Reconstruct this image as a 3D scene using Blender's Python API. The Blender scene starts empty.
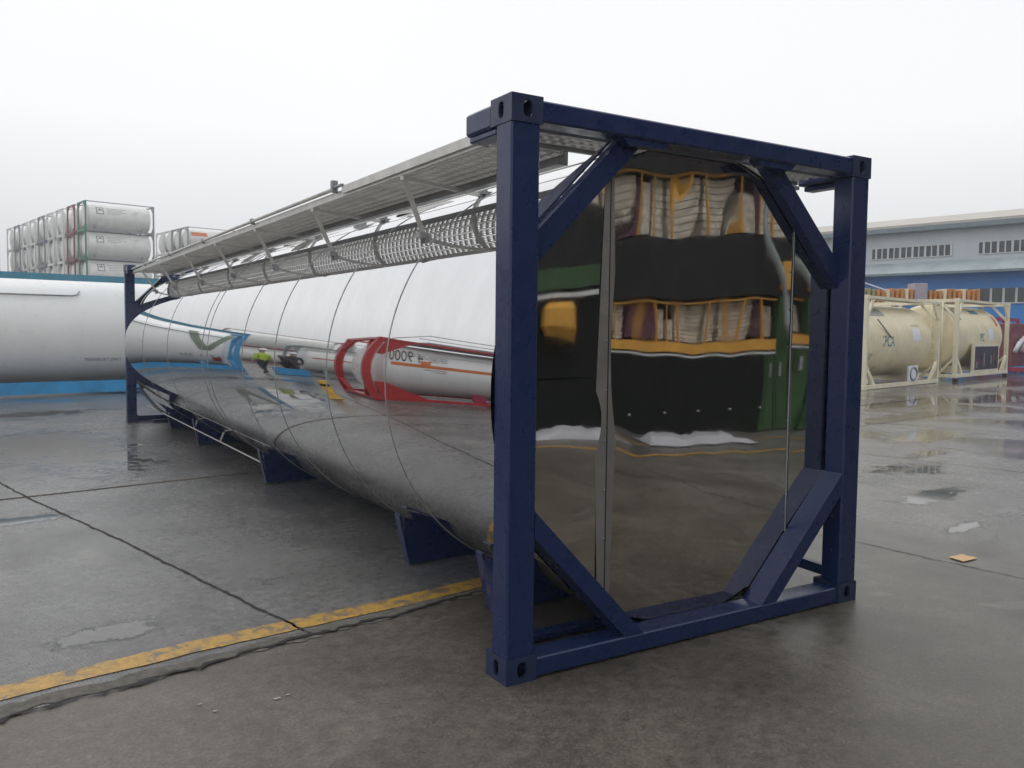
import bpy, math, random
from mathutils import Vector, Matrix
random.seed(7)
S = bpy.context.scene
COL = S.collection
PI = math.pi
R = math.radians

# ------------------------------------------------------------------ camera
cam_d = bpy.data.cameras.new('camera'); cam = bpy.data.objects.new('camera', cam_d); COL.objects.link(cam)
fwv = Vector((0.52611337, 0.84805565, -0.06329562))
rv = Vector((0.85006101, -0.52658164, 0.01039453))
uv = Vector((0.02451517, 0.05927384, 0.99794069))
M = Matrix((rv, uv, -fwv)).transposed().to_4x4()
M.translation = Vector((-1.90728897, -3.09932336, 1.57841309))
cam.matrix_world = M
cam_d.sensor_width = 36; cam_d.lens = 36 * 842.03 / 1024
cam_d.clip_start = 0.05; cam_d.clip_end = 3000
S.camera = cam
S.render.resolution_x = 1024; S.render.resolution_y = 768

# ------------------------------------------------------------------ light
SUN_EL, SUN_AZ = R(70), R(-20)       # azimuth from +Y, clockwise
world = bpy.data.worlds.new('World'); S.world = world; world.use_nodes = True
nt = world.node_tree; N = nt.nodes; L = nt.links
bg = N['Background']
sky = N.new('ShaderNodeTexSky'); sky.sky_type = 'NISHITA'; sky.sun_disc = False
sky.sun_elevation = SUN_EL; sky.sun_rotation = SUN_AZ; sky.air_density = 1.5; sky.dust_density = 4
tc = N.new('ShaderNodeTexCoord'); sep = N.new('ShaderNodeSeparateXYZ'); L.new(tc.outputs['Generated'], sep.inputs[0])
ramp = N.new('ShaderNodeValToRGB'); L.new(sep.outputs['Z'], ramp.inputs[0])
e = ramp.color_ramp.elements
e[0].position = 0.0; e[0].color = (0.62, 0.63, 0.655, 1)
e[1].position = 0.9; e[1].color = (0.84, 0.855, 0.88, 1)
k = e.new(0.22); k.color = (0.90, 0.905, 0.92, 1)
nz = N.new('ShaderNodeTexNoise'); nz.inputs['Scale'].default_value = 1.3; nz.inputs['Detail'].default_value = 2
L.new(tc.outputs['Generated'], nz.inputs['Vector'])
mr = N.new('ShaderNodeMapRange'); mr.inputs[3].default_value = 9.7; mr.inputs[4].default_value = 11.3
L.new(nz.outputs['Fac'], mr.inputs[0])
vm = N.new('ShaderNodeVectorMath'); vm.operation = 'SCALE'; L.new(ramp.outputs[0], vm.inputs[0]); L.new(mr.outputs[0], vm.inputs['Scale'])
hs = N.new('ShaderNodeHueSaturation'); hs.inputs['Saturation'].default_value = 0.3; L.new(sky.outputs[0], hs.inputs['Color'])
mx = N.new('ShaderNodeMixRGB'); mx.inputs[0].default_value = 0.9
L.new(hs.outputs[0], mx.inputs[1]); L.new(vm.outputs[0], mx.inputs[2])
L.new(mx.outputs[0], bg.inputs['Color']); bg.inputs['Strength'].default_value = 0.098

sd = bpy.data.lights.new('sun', 'SUN'); sd.energy = 0.6; sd.angle = R(25); sd.color = (1, .97, .93)
sun = bpy.data.objects.new('sun', sd); COL.objects.link(sun)
sdir = Vector((math.sin(SUN_AZ) * math.cos(SUN_EL), math.cos(SUN_AZ) * math.cos(SUN_EL), math.sin(SUN_EL)))
sun.rotation_euler = sdir.to_track_quat('Z', 'Y').to_euler()
S.view_settings.view_transform = 'Standard'; S.view_settings.look = 'None'
S.view_settings.exposure = 0.2; S.view_settings.gamma = 1.0; S.view_settings.use_curve_mapping = False
S.cycles.max_bounces = 10; S.cycles.glossy_bounces = 6

# ------------------------------------------------------------------ materials
class NT:
    def __init__(s, name):
        s.m = bpy.data.materials.new(name); s.m.use_nodes = True
        s.t = s.m.node_tree; s.b = s.t.nodes['Principled BSDF']
        s.tc = s.t.nodes.new('ShaderNodeTexCoord')
    def n(s, typ, **kw):
        o = s.t.nodes.new(typ)
        for k_, v in kw.items(): setattr(o, k_, v)
        return o
    def l(s, a, b): s.t.links.new(a, b)
    def noise(s, scale, detail=4, rough=.55, vec=None, dist=0, sc=None):
        o = s.n('ShaderNodeTexNoise'); o.inputs['Scale'].default_value = scale
        o.inputs['Detail'].default_value = detail; o.inputs['Roughness'].default_value = rough
        o.inputs['Distortion'].default_value = dist
        v = vec or s.tc.outputs['Object']
        if sc:
            mp = s.n('ShaderNodeMapping'); mp.inputs['Scale'].default_value = sc; s.l(v, mp.inputs[0]); v = mp.outputs[0]
        s.l(v, o.inputs['Vector']); return o.outputs['Fac']
    def ramp(s, fac, a, b, ca=(0, 0, 0), cb=(1, 1, 1)):
        o = s.n('ShaderNodeValToRGB'); s.l(fac, o.inputs[0])
        e_ = o.color_ramp.elements; e_[0].position = a; e_[1].position = b
        e_[0].color = (*ca, 1); e_[1].color = (*cb, 1); return o.outputs[0]
    def mix(s, fac, a, b, bt='MIX'):
        o = s.n('ShaderNodeMixRGB', blend_type=bt)
        if isinstance(fac, (int, float)): o.inputs[0].default_value = fac
        else: s.l(fac, o.inputs[0])
        for i, c in ((1, a), (2, b)):
            if isinstance(c, tuple): o.inputs[i].default_value = (*c, 1)
            else: s.l(c, o.inputs[i])
        return o.outputs[0]
    def math(s, op, a, b=None, clamp=False):
        o = s.n('ShaderNodeMath', operation=op); o.use_clamp = clamp
        for i, c in ((0, a), (1, b)):
            if c is None: continue
            if isinstance(c, (int, float)): o.inputs[i].default_value = c
            else: s.l(c, o.inputs[i])
        return o.outputs[0]
    def bump(s, h, strength, dist=.01, prev=None):
        o = s.n('ShaderNodeBump'); o.inputs['Strength'].default_value = strength; o.inputs['Distance'].default_value = dist
        s.l(h, o.inputs['Height'])
        if prev: s.l(prev, o.inputs['Normal'])
        s.l(o.outputs[0], s.b.inputs['Normal']); return o.outputs[0]

def paint(name, col, rough=.45, var=.25, dirt=(.12, .11, .1), dirtamt=.35, scale=3, metal=0, bump=.15, chips=0):
    t = NT(name)
    n1 = t.noise(scale, 6, .6); c = t.mix(t.ramp(n1, .3, .75), tuple(x * (1 - var) for x in col), tuple(min(1, x * (1 + var * .4)) for x in col))
    n2 = t.noise(scale * 2.3, 8, .7, dist=.6, sc=(1, 1, .35))
    c = t.mix(t.math('MULTIPLY', t.ramp(n2, .5, .8), dirtamt), c, dirt)
    if chips: c = t.mix(t.math('MULTIPLY', t.ramp(t.noise(38, 5, .75, dist=.5), .66, .70), chips), c, (.20, .15, .11))
    t.l(c, t.b.inputs['Base Color'])
    r_ = t.ramp(t.noise(scale * 4, 3), .3, .7, (rough * .7,) * 3, (min(1, rough * 1.35),) * 3)
    t.l(r_, t.b.inputs['Roughness']); t.b.inputs['Metallic'].default_value = metal
    if bump: t.bump(t.noise(scale * 25, 3), bump, .002)
    return t.m

NAVY = paint('navy_paint', (.012, .027, .095), .30, .08, (.022, .026, .045), .10, 2.2, bump=.05, chips=.45)
CASTM = paint('casting_paint', (.017, .032, .085), .38, .15, (.04, .04, .045), .3, 6)
DARKHOLE = paint('dark_recess', (.006, .006, .008), .8, .1, dirtamt=0)
ALU = paint('dull_aluminium', (.66, .65, .62), .42, .18, (.26, .24, .21), .4, 6, metal=.3)
GALV = paint('galvanised', (.36, .365, .37), .45, .3, (.14, .13, .12), .4, 5, metal=.4)
WHITE = paint('white_tank_paint', (.84, .84, .83), .34, .04, (.6, .58, .55), .2, 1.2, bump=0)
OFFW = paint('off_white_tank_paint', (.78, .78, .755), .4, .12, (.34, .33, .31), .4, 1.5, bump=0)
BLUE = paint('light_blue_paint', (.05, .33, .66), .4, .25, (.10, .14, .18), .4, 3)
TEAL = paint('teal_paint', (.10, .32, .45), .4, .2, (.12, .15, .18), .35, 3)
RED = paint('red_paint', (.55, .035, .035), .35, .25, (.16, .05, .045), .35, 3)
MAG = paint('magenta_red_paint', (.42, .03, .09), .4, .3, (.12, .04, .05), .4, 3)
DRED = paint('dull_red_paint', (.26, .07, .08), .5, .3, (.12, .08, .08), .4, 3)
GREEN = paint('stack_green_paint', (.05, .22, .15), .5, .3, (.1, .12, .1), .4, 3)
GREYF = paint('grey_frame_paint', (.30, .32, .33), .5, .3, (.15, .14, .13), .4, 3)
SBLUE = paint('stack_blue_paint', (.07, .11, .25), .5, .3, (.1, .1, .12), .4, 3)
CREAM = paint('cream_paint', (.86, .76, .52), .38, .14, (.38, .31, .2), .35, 2.2)
CREAMP = paint('pale_cream_paint', (.88, .82, .62), .42, .15, (.42, .36, .26), .35, 2.6)
ORANGE = paint('orange_stripe', (.66, .17, .04), .4, .15, dirtamt=.2)
BLACK = paint('black_lettering', (.03, .03, .035), .5, .2, dirtamt=0)
GREYTXT = paint('grey_lettering', (.22, .24, .25), .5, .2, dirtamt=0)
TEALTXT = paint('teal_lettering', (.05, .24, .33), .5, .2, dirtamt=0)
PVLET = paint('olive_lettering', (.20, .25, .19), .5, .2, dirtamt=0)
DECAL = paint('white_decal', (.82, .84, .88), .4, .06, dirtamt=.15)
TERMO = paint('dark_equipment', (.05, .04, .05), .5, .5, (.3, .1, .12), .6, 14)
YELLOW = paint('yellow_post_paint', (.72, .42, .03), .4, .25, (.2, .13, .05), .4, 6)
SHEDW = paint('shed_dark_cladding', (.020, .021, .021), .5, .3, (.06, .055, .045), .5, 2)
SHEDL = paint('shed_black_door', (.006, .009, .007), .5, .3, (.02, .02, .015), .4, 2)
for m_ in (SHEDW, SHEDL): m_.node_tree.nodes['Principled BSDF'].inputs['Specular IOR Level'].default_value = .15
SHEDG = paint('shed_green_door', (.028, .085, .024), .45, .35, (.05, .06, .02), .35, 1.6)
SHEDY = paint('shed_yellow_beam', (.70, .36, .05), .45, .25, (.25, .15, .05), .4, 3)
SHEDC = paint('stored_cream_sheet', (.85, .76, .64), .6, .55, (.12, .09, .08), .75, 7)
SHEDP = paint('stored_plum_sheet', (.14, .05, .09), .6, .4, dirtamt=.3)
BENTPIPE = paint('grey_bent_pipe', (.30, .34, .34), .55, .2, (.12, .12, .12), .4, 4)
WALLG = paint('pale_grey_cladding', (.55, .60, .63), .55, .12, (.4, .4, .38), .35, .5)
ROOFC = paint('beige_roof_sheet', (.52, .49, .43), .6, .2, (.3, .28, .25), .4, .8)
GUTT = paint('grey_gutter', (.20, .26, .29), .5, .2, dirtamt=.3)
WBLUE = paint('bright_blue_cladding', (.035, .25, .68), .45, .2, (.05, .12, .25), .3, .6)
CANOP = paint('canopy_sheet', (.42, .49, .52), .6, .25, (.25, .27, .28), .5, .7)
GLASSD = paint('dark_window_glass', (.07, .085, .09), .15, .5, dirtamt=.2, scale=2, bump=0)
MULL = paint('white_mullion', (.62, .64, .64), .5, .1, dirtamt=.2)
RUBBER = paint('black_rubber', (.015, .015, .016), .5, .2, dirtamt=.2)
SHEETW = paint('crumpled_white_sheet', (.42, .42, .45), .5, .15, (.3, .3, .32), .4, 3)
CARDB = paint('wet_cardboard', (.62, .40, .20), .55, .15, (.3, .2, .1), .3, 20)
LITTER = paint('pale_litter', (.40, .40, .38), .6, .15, dirtamt=.3, scale=30)
SEAMREFL = paint('grey_reflection_strip', (.26, .25, .235), .45, .15, (.14, .13, .12), .4, 4, metal=.35)

def mirror(name, wav, wscale, sc=(1, 1, 1), rough=.05, base=(.86, .865, .87)):
    t = NT(name)
    t.b.inputs['Metallic'].default_value = 1
    d = t.noise(5, 8, .7, sc=(1, 1, .5))
    c = t.mix(t.ramp(d, .35, .75), base, tuple(x * .9 for x in base)); t.l(c, t.b.inputs['Base Color'])
    rr = t.ramp(t.noise(9, 6, .65), .35, .8, (rough * .5,) * 3, (rough * 2.2,) * 3); t.l(rr, t.b.inputs['Roughness'])
    b1 = t.bump(t.noise(wscale, 1.5, .4, sc=sc), 1.0, wav)
    dr = t.n('ShaderNodeTexVoronoi'); dr.inputs['Scale'].default_value = 95; t.l(t.tc.outputs['Object'], dr.inputs['Vector'])
    t.bump(t.ramp(dr.outputs['Distance'], .0, .16, (1, 1, 1), (0, 0, 0)), .02, .0010, b1)
    return t.m
SHELLM = mirror('polished_shell', .0016, 1.1, (1, .8, .6), .018, (.72, .722, .725))
HEADM = mirror('polished_end_panel', .0055, 1.5, (1.2, 1, .5), .026, (.68, .67, .65))

# ---- ground
def ground_material():
    t = NT('wet_concrete')
    pos = t.tc.outputs['Object']
    rotm = t.n('ShaderNodeMapping'); rotm.inputs['Rotation'].default_value = (0, 0, R(-10)); t.l(pos, rotm.inputs[0])
    uvw = rotm.outputs[0]
    spx = t.n('ShaderNodeSeparateXYZ'); t.l(uvw, spx.inputs[0])
    big = t.noise(.22, 4, .55, uvw, .4)
    mid = t.noise(1.1, 6, .62, uvw, .5)
    fine = t.noise(14, 8, .72, uvw)
    grit = t.noise(70, 4, .7, uvw)
    # slab zone (beyond the yellow line) against the nearer brown apron
    edge = t.math('ADD', spx.outputs['Y'], t.math('MULTIPLY', t.math('SUBTRACT', t.noise(3, 3, .6, uvw), .5), .06))
    near = t.math('MULTIPLY', t.math('LESS_THAN', edge, 1.10), t.ramp(t.math('MULTIPLY', t.math('ADD', spx.outputs['X'], t.math('MULTIPLY', mid, 3)), .1), .35, .75, (1, 1, 1), (.35, .35, .35)))
    slab = t.mix(t.ramp(mid, .3, .72), (.120, .119, .117), (.255, .254, .251))
    apron = t.mix(t.ramp(mid, .28, .74), (.066, .056, .043), (.200, .178, .142))
    c = t.mix(near, slab, apron)
    c = t.mix(t.ramp(fine, .34, .66), t.mix(1, c, (.50, .50, .49), 'MULTIPLY'), c)
    c = t.mix(t.math('MULTIPLY', t.ramp(grit, .42, .49, (1, 1, 1), (0, 0, 0)), .42), c, (.05, .046, .042))
    c = t.mix(t.math('MULTIPLY', t.ramp(grit, .56, .66), .22), c, (.36, .34, .30))
    dry = t.ramp(t.noise(.9, 5, .6, uvw, 1.2), .62, .72)
    c = t.mix(t.math('MULTIPLY', dry, .40), c, (.27, .26, .235))
    dk = t.ramp(t.noise(.6, 6, .65, uvw, 1.0, sc=(1, 1, 1)), .24, .44, (1, 1, 1), (0, 0, 0))
    c = t.mix(t.math('MULTIPLY', dk, .65), c, (.045, .04, .034))
    # worn dark flecks and pitting on the apron
    sp = t.ramp(t.noise(34, 6, .75, uvw, 1.2), .57, .66)
    c = t.mix(t.math('MULTIPLY', sp, .65), c, (.03, .027, .024))
    # puddles
    wet = t.ramp(t.math('ADD', t.noise(.16, 5, .55, uvw, .8, sc=(1.9, 1, 1)), t.math('MULTIPLY', t.math('SUBTRACT', mid, .5), .12)), .505, .56)
    far = t.ramp(t.math('MULTIPLY', t.math('ADD', t.math('ADD', spx.outputs['X'], t.math('MULTIPLY', spx.outputs['Y'], .9)), -4), .1), 0, .6)
    wet = t.math('MULTIPLY', wet, t.math('ADD', t.math('MULTIPLY', far, .75), .0), clamp=True)
    ell = [(-1.25, 9.3, 1.0, 2.7), (-1.75, 4.75, .50, .17), (-1.9, 14.0, 2.2, .7), (-1.42, 1.62, .30, .16), (16.5, 8.6, 3.2, .9),
           (13.2, 6.6, 2.4, .5), (20.5, 8.6, 4.0, .7), (7.4, 2.8, .9, .35), (10.5, 4.6, 1.6, .5), (5.9, 1.7, .8, .22), (4.9, .75, .45, .10), (8.6, 3.4, .8, .2), (26, 11.8, 5, .9)]
    lumpy = t.math('ADD', t.math('MULTIPLY', t.math('SUBTRACT', t.noise(1.1, 8, .7, pos, 1.0), .5), 2.4), t.math('MULTIPLY', t.math('SUBTRACT', t.noise(6, 6, .7, pos, 1.0), .5), 1.8))
    near_e = None
    for (x, y, a, b) in ell:
        p2 = Vector((x, y, 0)); ca, sa = math.cos(R(-10)), math.sin(R(-10))
        ux, uy = x * ca - y * sa, x * sa + y * ca
        ma = t.n('ShaderNodeVectorMath', operation='MULTIPLY_ADD'); t.l(uvw, ma.inputs[0])
        ma.inputs[1].default_value = (1 / a, 1 / b, 1); ma.inputs[2].default_value = (-ux / a, -uy / b, 0)
        ln = t.n('ShaderNodeVectorMath', operation='LENGTH'); t.l(ma.outputs[0], ln.inputs[0])
        near_e = ln.outputs['Value'] if near_e is None else t.math('MINIMUM', near_e, ln.outputs['Value'])
    wet = t.math('MAXIMUM', wet, t.ramp(t.math('ADD', near_e, lumpy), .72, 1.15, (1, 1, 1), (0, 0, 0)))
    c = t.mix(t.math('MULTIPLY', wet, .42), c, (.05, .048, .045))
    t.l(c, t.b.inputs['Base Color'])
    damp = t.ramp(t.noise(.5, 5, .6, uvw, .6), .35, .62, (.08,) * 3, (.30,) * 3)
    damp = t.mix(t.math('MULTIPLY', near, .7), damp, (.40, .40, .40))
    damp = t.mix(t.math('MULTIPLY', far, .6), damp, (.09, .09, .09))
    damp = t.mix(.35, damp, t.ramp(fine, .3, .7, (.25,) * 3, (.6,) * 3))
    rr = t.mix(wet, damp, (.035, .035, .035)); t.l(rr, t.b.inputs['Roughness'])
    t.b.inputs['IOR'].default_value = 1.5
    # broom grooves running away from the camera on the slab
    wv = t.n('ShaderNodeTexWave', wave_type='BANDS', bands_direction='X'); wv.inputs['Scale'].default_value = 19; wv.inputs['Distortion'].default_value = .8
    wv.inputs['Detail'].default_value = 3; t.l(uvw, wv.inputs['Vector'])
    dryf = t.math('SUBTRACT', 1.0, wet)
    groove = t.math('MULTIPLY', t.math('MULTIPLY', wv.outputs['Fac'], t.math('SUBTRACT', 1.0, near)), t.ramp(t.noise(.5, 3, .5, uvw), .45, .65))
    b0 = t.bump(t.math('MULTIPLY', groove, dryf), .45, .003)
    b1 = t.bump(t.math('MULTIPLY', fine, dryf), .55, .006, b0)
    t.bump(t.math('MULTIPLY', grit, dryf), .5, .0025, b1)
    return t.m
GROUND = ground_material()

def line_paint():
    t = NT('worn_yellow_line')
    n1 = t.noise(9, 8, .72, dist=.8); n2 = t.noise(40, 4, .7)
    y = t.mix(t.ramp(n2, .35, .7), (.36, .20, .035), (.56, .34, .06))
    y = t.mix(t.math('MULTIPLY', t.ramp(t.noise(5, 4, .6, sc=(3, 1, 1)), .52, .66), .55), y, (.20, .13, .06))
    c = t.mix(t.ramp(n1, .50, .60), y, (.13, .115, .095)); t.l(c, t.b.inputs['Base Color'])
    t.b.inputs['Roughness'].default_value = .42; t.bump(n2, .5, .003); return t.m
YLINE = line_paint()
def crack_mat(name, col):
    t = NT(name); t.l(t.mix(t.ramp(t.noise(20, 5, .7), .35, .7), col, tuple(x * 2.2 for x in col)), t.b.inputs['Base Color'])
    t.b.inputs['Roughness'].default_value = .85; return t.m
CRACK = crack_mat('dark_joint_filler', (.014, .013, .012))
SEAL = crack_mat('rusty_joint_edge', (.13, .085, .045))
RAGGED = crack_mat('broken_concrete_edge', (.07, .065, .055))

# ------------------------------------------------------------------ mesh helpers
class MB:
    def __init__(s): s.v = []; s.f = []; s.sm = []
    def add(s, vs, fs, smooth=False, mat=None):
        o = len(s.v)
        s.v += [tuple(mat @ Vector(p)) if mat else tuple(p) for p in vs]
        s.f += [[i + o for i in f_] for f_ in fs]; s.sm += [smooth] * len(fs); return s
    def box(s, a, b, bev=0.0, mat=None):
        (x0, y0, z0), (x1, y1, z1) = a, b
        if x0 > x1: x0, x1 = x1, x0
        if y0 > y1: y0, y1 = y1, y0
        if z0 > z1: z0, z1 = z1, z0
        if bev <= 0:
            vs = [(x, y, z) for x in (x0, x1) for y in (y0, y1) for z in (z0, z1)]
            return s.add(vs, [(0, 1, 3, 2), (4, 6, 7, 5), (0, 4, 5, 1), (2, 3, 7, 6), (0, 2, 6, 4), (1, 5, 7, 3)], mat=mat)
        c = bev; vs = []; idx = {}
        for ix, x in enumerate((x0, x1)):
            for iy, y in enumerate((y0, y1)):
                for iz, z in enumerate((z0, z1)):
                    sx, sy, sz = (1 - 2 * ix), (1 - 2 * iy), (1 - 2 * iz)
                    idx[ix, iy, iz] = len(vs)
                    vs += [(x, y + sy * c, z + sz * c), (x + sx * c, y, z + sz * c), (x + sx * c, y + sy * c, z)]
        fs = []
        I = lambda a_, b_, c_, k_: idx[a_, b_, c_] + k_
        for i in (0, 1):
            q = [I(i, 0, 0, 0), I(i, 0, 1, 0), I(i, 1, 1, 0), I(i, 1, 0, 0)]; fs.append(q if i == 0 else q[::-1])
            q = [I(0, i, 0, 1), I(1, i, 0, 1), I(1, i, 1, 1), I(0, i, 1, 1)]; fs.append(q if i == 0 else q[::-1])
            q = [I(0, 0, i, 2), I(0, 1, i, 2), I(1, 1, i, 2), I(1, 0, i, 2)]; fs.append(q if i == 0 else q[::-1])
        for i in (0, 1):
            for j in (0, 1):
                q = [I(i, j, 0, 0), I(i, j, 1, 0), I(i, j, 1, 1), I(i, j, 0, 1)]; fs.append(q)
                q = [I(i, 0, j, 0), I(i, 1, j, 0), I(i, 1, j, 2), I(i, 0, j, 2)]; fs.append(q)
                q = [I(0, i, j, 1), I(1, i, j, 1), I(1, i, j, 2), I(0, i, j, 2)]; fs.append(q)
        for a_ in (0, 1):
            for b_ in (0, 1):
                for c_ in (0, 1): fs.append([I(a_, b_, c_, 0), I(a_, b_, c_, 1), I(a_, b_, c_, 2)])
        return s.add(vs, fs, mat=mat)
    def prism(s, poly, axis, a, b, mat=None):
        """polygon (2D) extruded along axis 0/1/2 between a and b"""
        def P(u_, v_, w_):
            return {0: (w_, u_, v_), 1: (u_, w_, v_), 2: (u_, v_, w_)}[axis]
        n = len(poly)
        vs = [P(u_, v_, a) for u_, v_ in poly] + [P(u_, v_, b) for u_, v_ in poly]
        fs = [list(range(n))[::-1], list(range(n, 2 * n))] + [(i, (i + 1) % n, n + (i + 1) % n, n + i) for i in range(n)]
        return s.add(vs, fs, mat=mat)
    def bar(s, p, q, w, h, up=(0, 0, 1)):
        p, q = Vector(p), Vector(q); d = (q - p).normalized(); up = Vector(up)
        sd_ = d.cross(up).normalized(); u2 = sd_.cross(d)
        vs = [t_ + sd_ * (w / 2 * i) + u2 * (h / 2 * j) for t_ in (p, q) for i, j in ((-1, -1), (1, -1), (1, 1), (-1, 1))]
        return s.add(vs, [(0, 1, 2, 3), (7, 6, 5, 4), (0, 4, 5, 1), (1, 5, 6, 2), (2, 6, 7, 3), (3, 7, 4, 0)])
    def tube(s, pts, r, seg=8, closed=False, radii=None):
        pts = [Vector(p) for p in pts]; n = len(pts); vs = []
        for i, p in enumerate(pts):
            if closed: d = (pts[(i + 1) % n] - pts[i - 1]).normalized()
            else: d = (pts[min(i + 1, n - 1)] - pts[max(i - 1, 0)]).normalized()
            up = Vector((0, 0, 1)) if abs(d.z) < .9 else Vector((0, 1, 0))
            a = d.cross(up).normalized(); b = a.cross(d)
            rr = radii[i] if radii else r
            vs += [p + (a * math.cos(2 * PI * k_ / seg) + b * math.sin(2 * PI * k_ / seg)) * rr for k_ in range(seg)]
        fs = []
        for i in range(n if closed else n - 1):
            j = (i + 1) % n
            for k_ in range(seg): fs.append((i * seg + k_, i * seg + (k_ + 1) % seg, j * seg + (k_ + 1) % seg, j * seg + k_))
        s.add(vs, fs, True)
        if not closed: s.f += [[len(s.v) - n * seg + k_ for k_ in range(seg)][::-1], [len(s.v) - seg + k_ for k_ in range(seg)]]; s.sm += [False] * 2
        return s
    def lathe(s, prof, axis, c, seg=32):
        """prof: list of (along, radius); axis 0 or 1 or 2; c: centre point (other coords)"""
        vs = []
        for (a, r_) in prof:
            for k_ in range(seg):
                t_ = 2 * PI * k_ / seg; u_, w_ = r_ * math.cos(t_), r_ * math.sin(t_)
                if axis == 0: vs.append((a, c[1] + u_, c[2] + w_))
                elif axis == 1: vs.append((c[0] + u_, a, c[2] + w_))
                else: vs.append((c[0] + u_, c[1] + w_, a))
        fs = [(i * seg + k_, i * seg + (k_ + 1) % seg, (i + 1) * seg + (k_ + 1) % seg, (i + 1) * seg + k_) for i in range(len(prof) - 1) for k_ in range(seg)]
        return s.add(vs, fs, True)
    def build(s, name, mat, parent=None, label=None):
        me = bpy.data.meshes.new(name); me.from_pydata([tuple(v) for v in s.v], [], s.f)
        me.polygons.foreach_set('use_smooth', s.sm)
        import bmesh
        bm = bmesh.new(); bm.from_mesh(me); bmesh.ops.recalc_face_normals(bm, faces=bm.faces); bm.to_mesh(me); bm.free()
        me.materials.append(mat); me.update()
        o = bpy.data.objects.new(name, me); COL.objects.link(o)
        if parent: o.parent = parent
        if label: o['label'] = label
        return o

def tag(o, label=None, cat=None, group=None, kind=None):
    if label: o['label'] = label
    if cat: o['category'] = cat
    if group: o['group'] = group
    if kind: o['kind'] = kind
    return o
def empty(name, loc=(0, 0, 0), rz=0, label=None, cat=None, group=None):
    o = bpy.data.objects.new(name, None); COL.objects.link(o); o.location = loc; o.rotation_euler = (0, 0, rz)
    o.empty_display_size = .3
    return tag(o, label, cat, group)
def kids(o): return [c for c in bpy.data.objects if c.parent == o]
def copy_tree(o, parent=None, top=True):
    c = o.copy(); COL.objects.link(c); c.parent = parent
    for ch in kids(o): copy_tree(ch, c, False)
    return c
def text(name, body, size, mat, parent, loc, rot, sx=1.0, extr=.002):
    cu = bpy.data.curves.new(name, 'FONT'); cu.body = body; cu.size = size; cu.extrude = extr; cu.resolution_u = 3
    to = bpy.data.objects.new(name + '_src', cu)
    me = bpy.data.meshes.new_from_object(to); bpy.data.objects.remove(to)
    me.materials.append(mat)
    o = bpy.data.objects.new(name, me); COL.objects.link(o); o.parent = parent; o.location = loc; o.rotation_euler = rot; o.scale = (sx, 1, 1)
    return o
A10 = R(10); EX = Vector((math.cos(A10), math.sin(A10), 0)); EY = Vector((-math.sin(A10), math.cos(A10), 0))
def GR(o_, s_, t_, z=0): return Vector((o_[0], o_[1], 0)) + EX * s_ + EY * t_ + Vector((0, 0, z))

# ------------------------------------------------------------------ ground
g = MB()
g.add([(-600, -600, 0), (700, -600, 0), (700, 900, 0), (-600, 900, 0)], [(0, 1, 2, 3)])
tag(g.build('ground', GROUND), kind='structure')
def strip(name, pts, w, z, mat, jit=.0, step=.12, wj=.3, label=None):
    """a ragged strip of surface following pts"""
    out = []
    for (a, b) in zip(pts[:-1], pts[1:]):
        a, b = Vector(a), Vector(b); n = max(1, int((b - a).length / step))
        out += [a.lerp(b, i / n) for i in range(n)]
    out.append(Vector(pts[-1])); vs = []
    off = 0
    for i, p in enumerate(out):
        d = (out[min(i + 1, len(out) - 1)] - out[max(i - 1, 0)]).normalized(); nrm = Vector((-d.y, d.x))
        off = off * .6 + random.gauss(0, jit)
        ww = w * (1 + random.uniform(-wj, wj)); ww2 = w * (1 + random.uniform(-wj, wj))
        a = p + nrm * (off + ww / 2); b = p + nrm * (off - ww2 / 2)
        vs += [(a.x, a.y, z), (b.x, b.y, z)]
    m = MB(); m.add(vs, [(2 * i, 2 * i + 1, 2 * i + 3, 2 * i + 2) for i in range(len(out) - 1)])
    return tag(m.build(name, mat), kind='structure')
# yellow line along the slab edge (a little below the view's bottom left to under the tank and beyond)
def ex_pts(p, s0, s1): return [tuple((Vector(p) + Vector((EX.x, EX.y)) * s_)) for s_ in (s0, s1)]
yl = ex_pts((-1.05, 1.19), -9, 0) + ex_pts((.03, 1.30), 0, 1.6)
strip('yellow_line', yl, .158, .004, YLINE, .002, .08, .06)
strip('broken_slab_edge', ex_pts((-1.12, .97), -9, 0) + ex_pts((.0, 1.16), 0, 1.7), .11, .003, RAGGED, .006, .05, .35)
strip('slab_crack', ex_pts((-1.114, .895), -9, 0) + [(-.597, 1.035), (-.012, 1.115)] + ex_pts((.555, 1.225), 0, 1.4), .026, .008, CRACK, .010, .035, .75)
strip('slab_joint', [(-3.4, 13.6), (-1.854, 6.705), (-1.616, 5.607), (-1.122, 3.652), (-.824, 2.327), (-.53, 1.06)], .017, .004, CRACK, .0025, .05, .5)
strip('slab_joint', [tuple(Vector((-1.863, 5.742)) + Vector((EX.x, EX.y)) * s_) for s_ in (-10, 0, 1.1, 2.4, 20)], .035, .003, SEAL, .001, .1, .15)
strip('slab_joint', [tuple(Vector((-1.863, 5.736)) + Vector((EX.x, EX.y)) * s_) for s_ in (-10, 0, 1.1, 2.4, 20)], .014, .007, CRACK, .001, .1, .3)
strip('slab_joint', [tuple(Vector((-1.863, 10.9)) + Vector((EX.x, EX.y)) * s_) for s_ in (-10, 30)], .014, .004, CRACK, .002, .1, .3)
strip('slab_joint', [(2.75, 4.2), (3.3, 2.2), (3.66, .851), (3.70, .3), (3.78, -.294), (4.1, -2.2), (4.5, -4.6)], .009, .004, CRACK, .006, .05, .6)
strip('slab_joint', [tuple(Vector((8.0, 3.2)) + Vector((-EY.x, -EY.y)) * s_) for s_ in (-14, 0, 8)], .012, .004, CRACK, .003, .08, .4)
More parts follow.
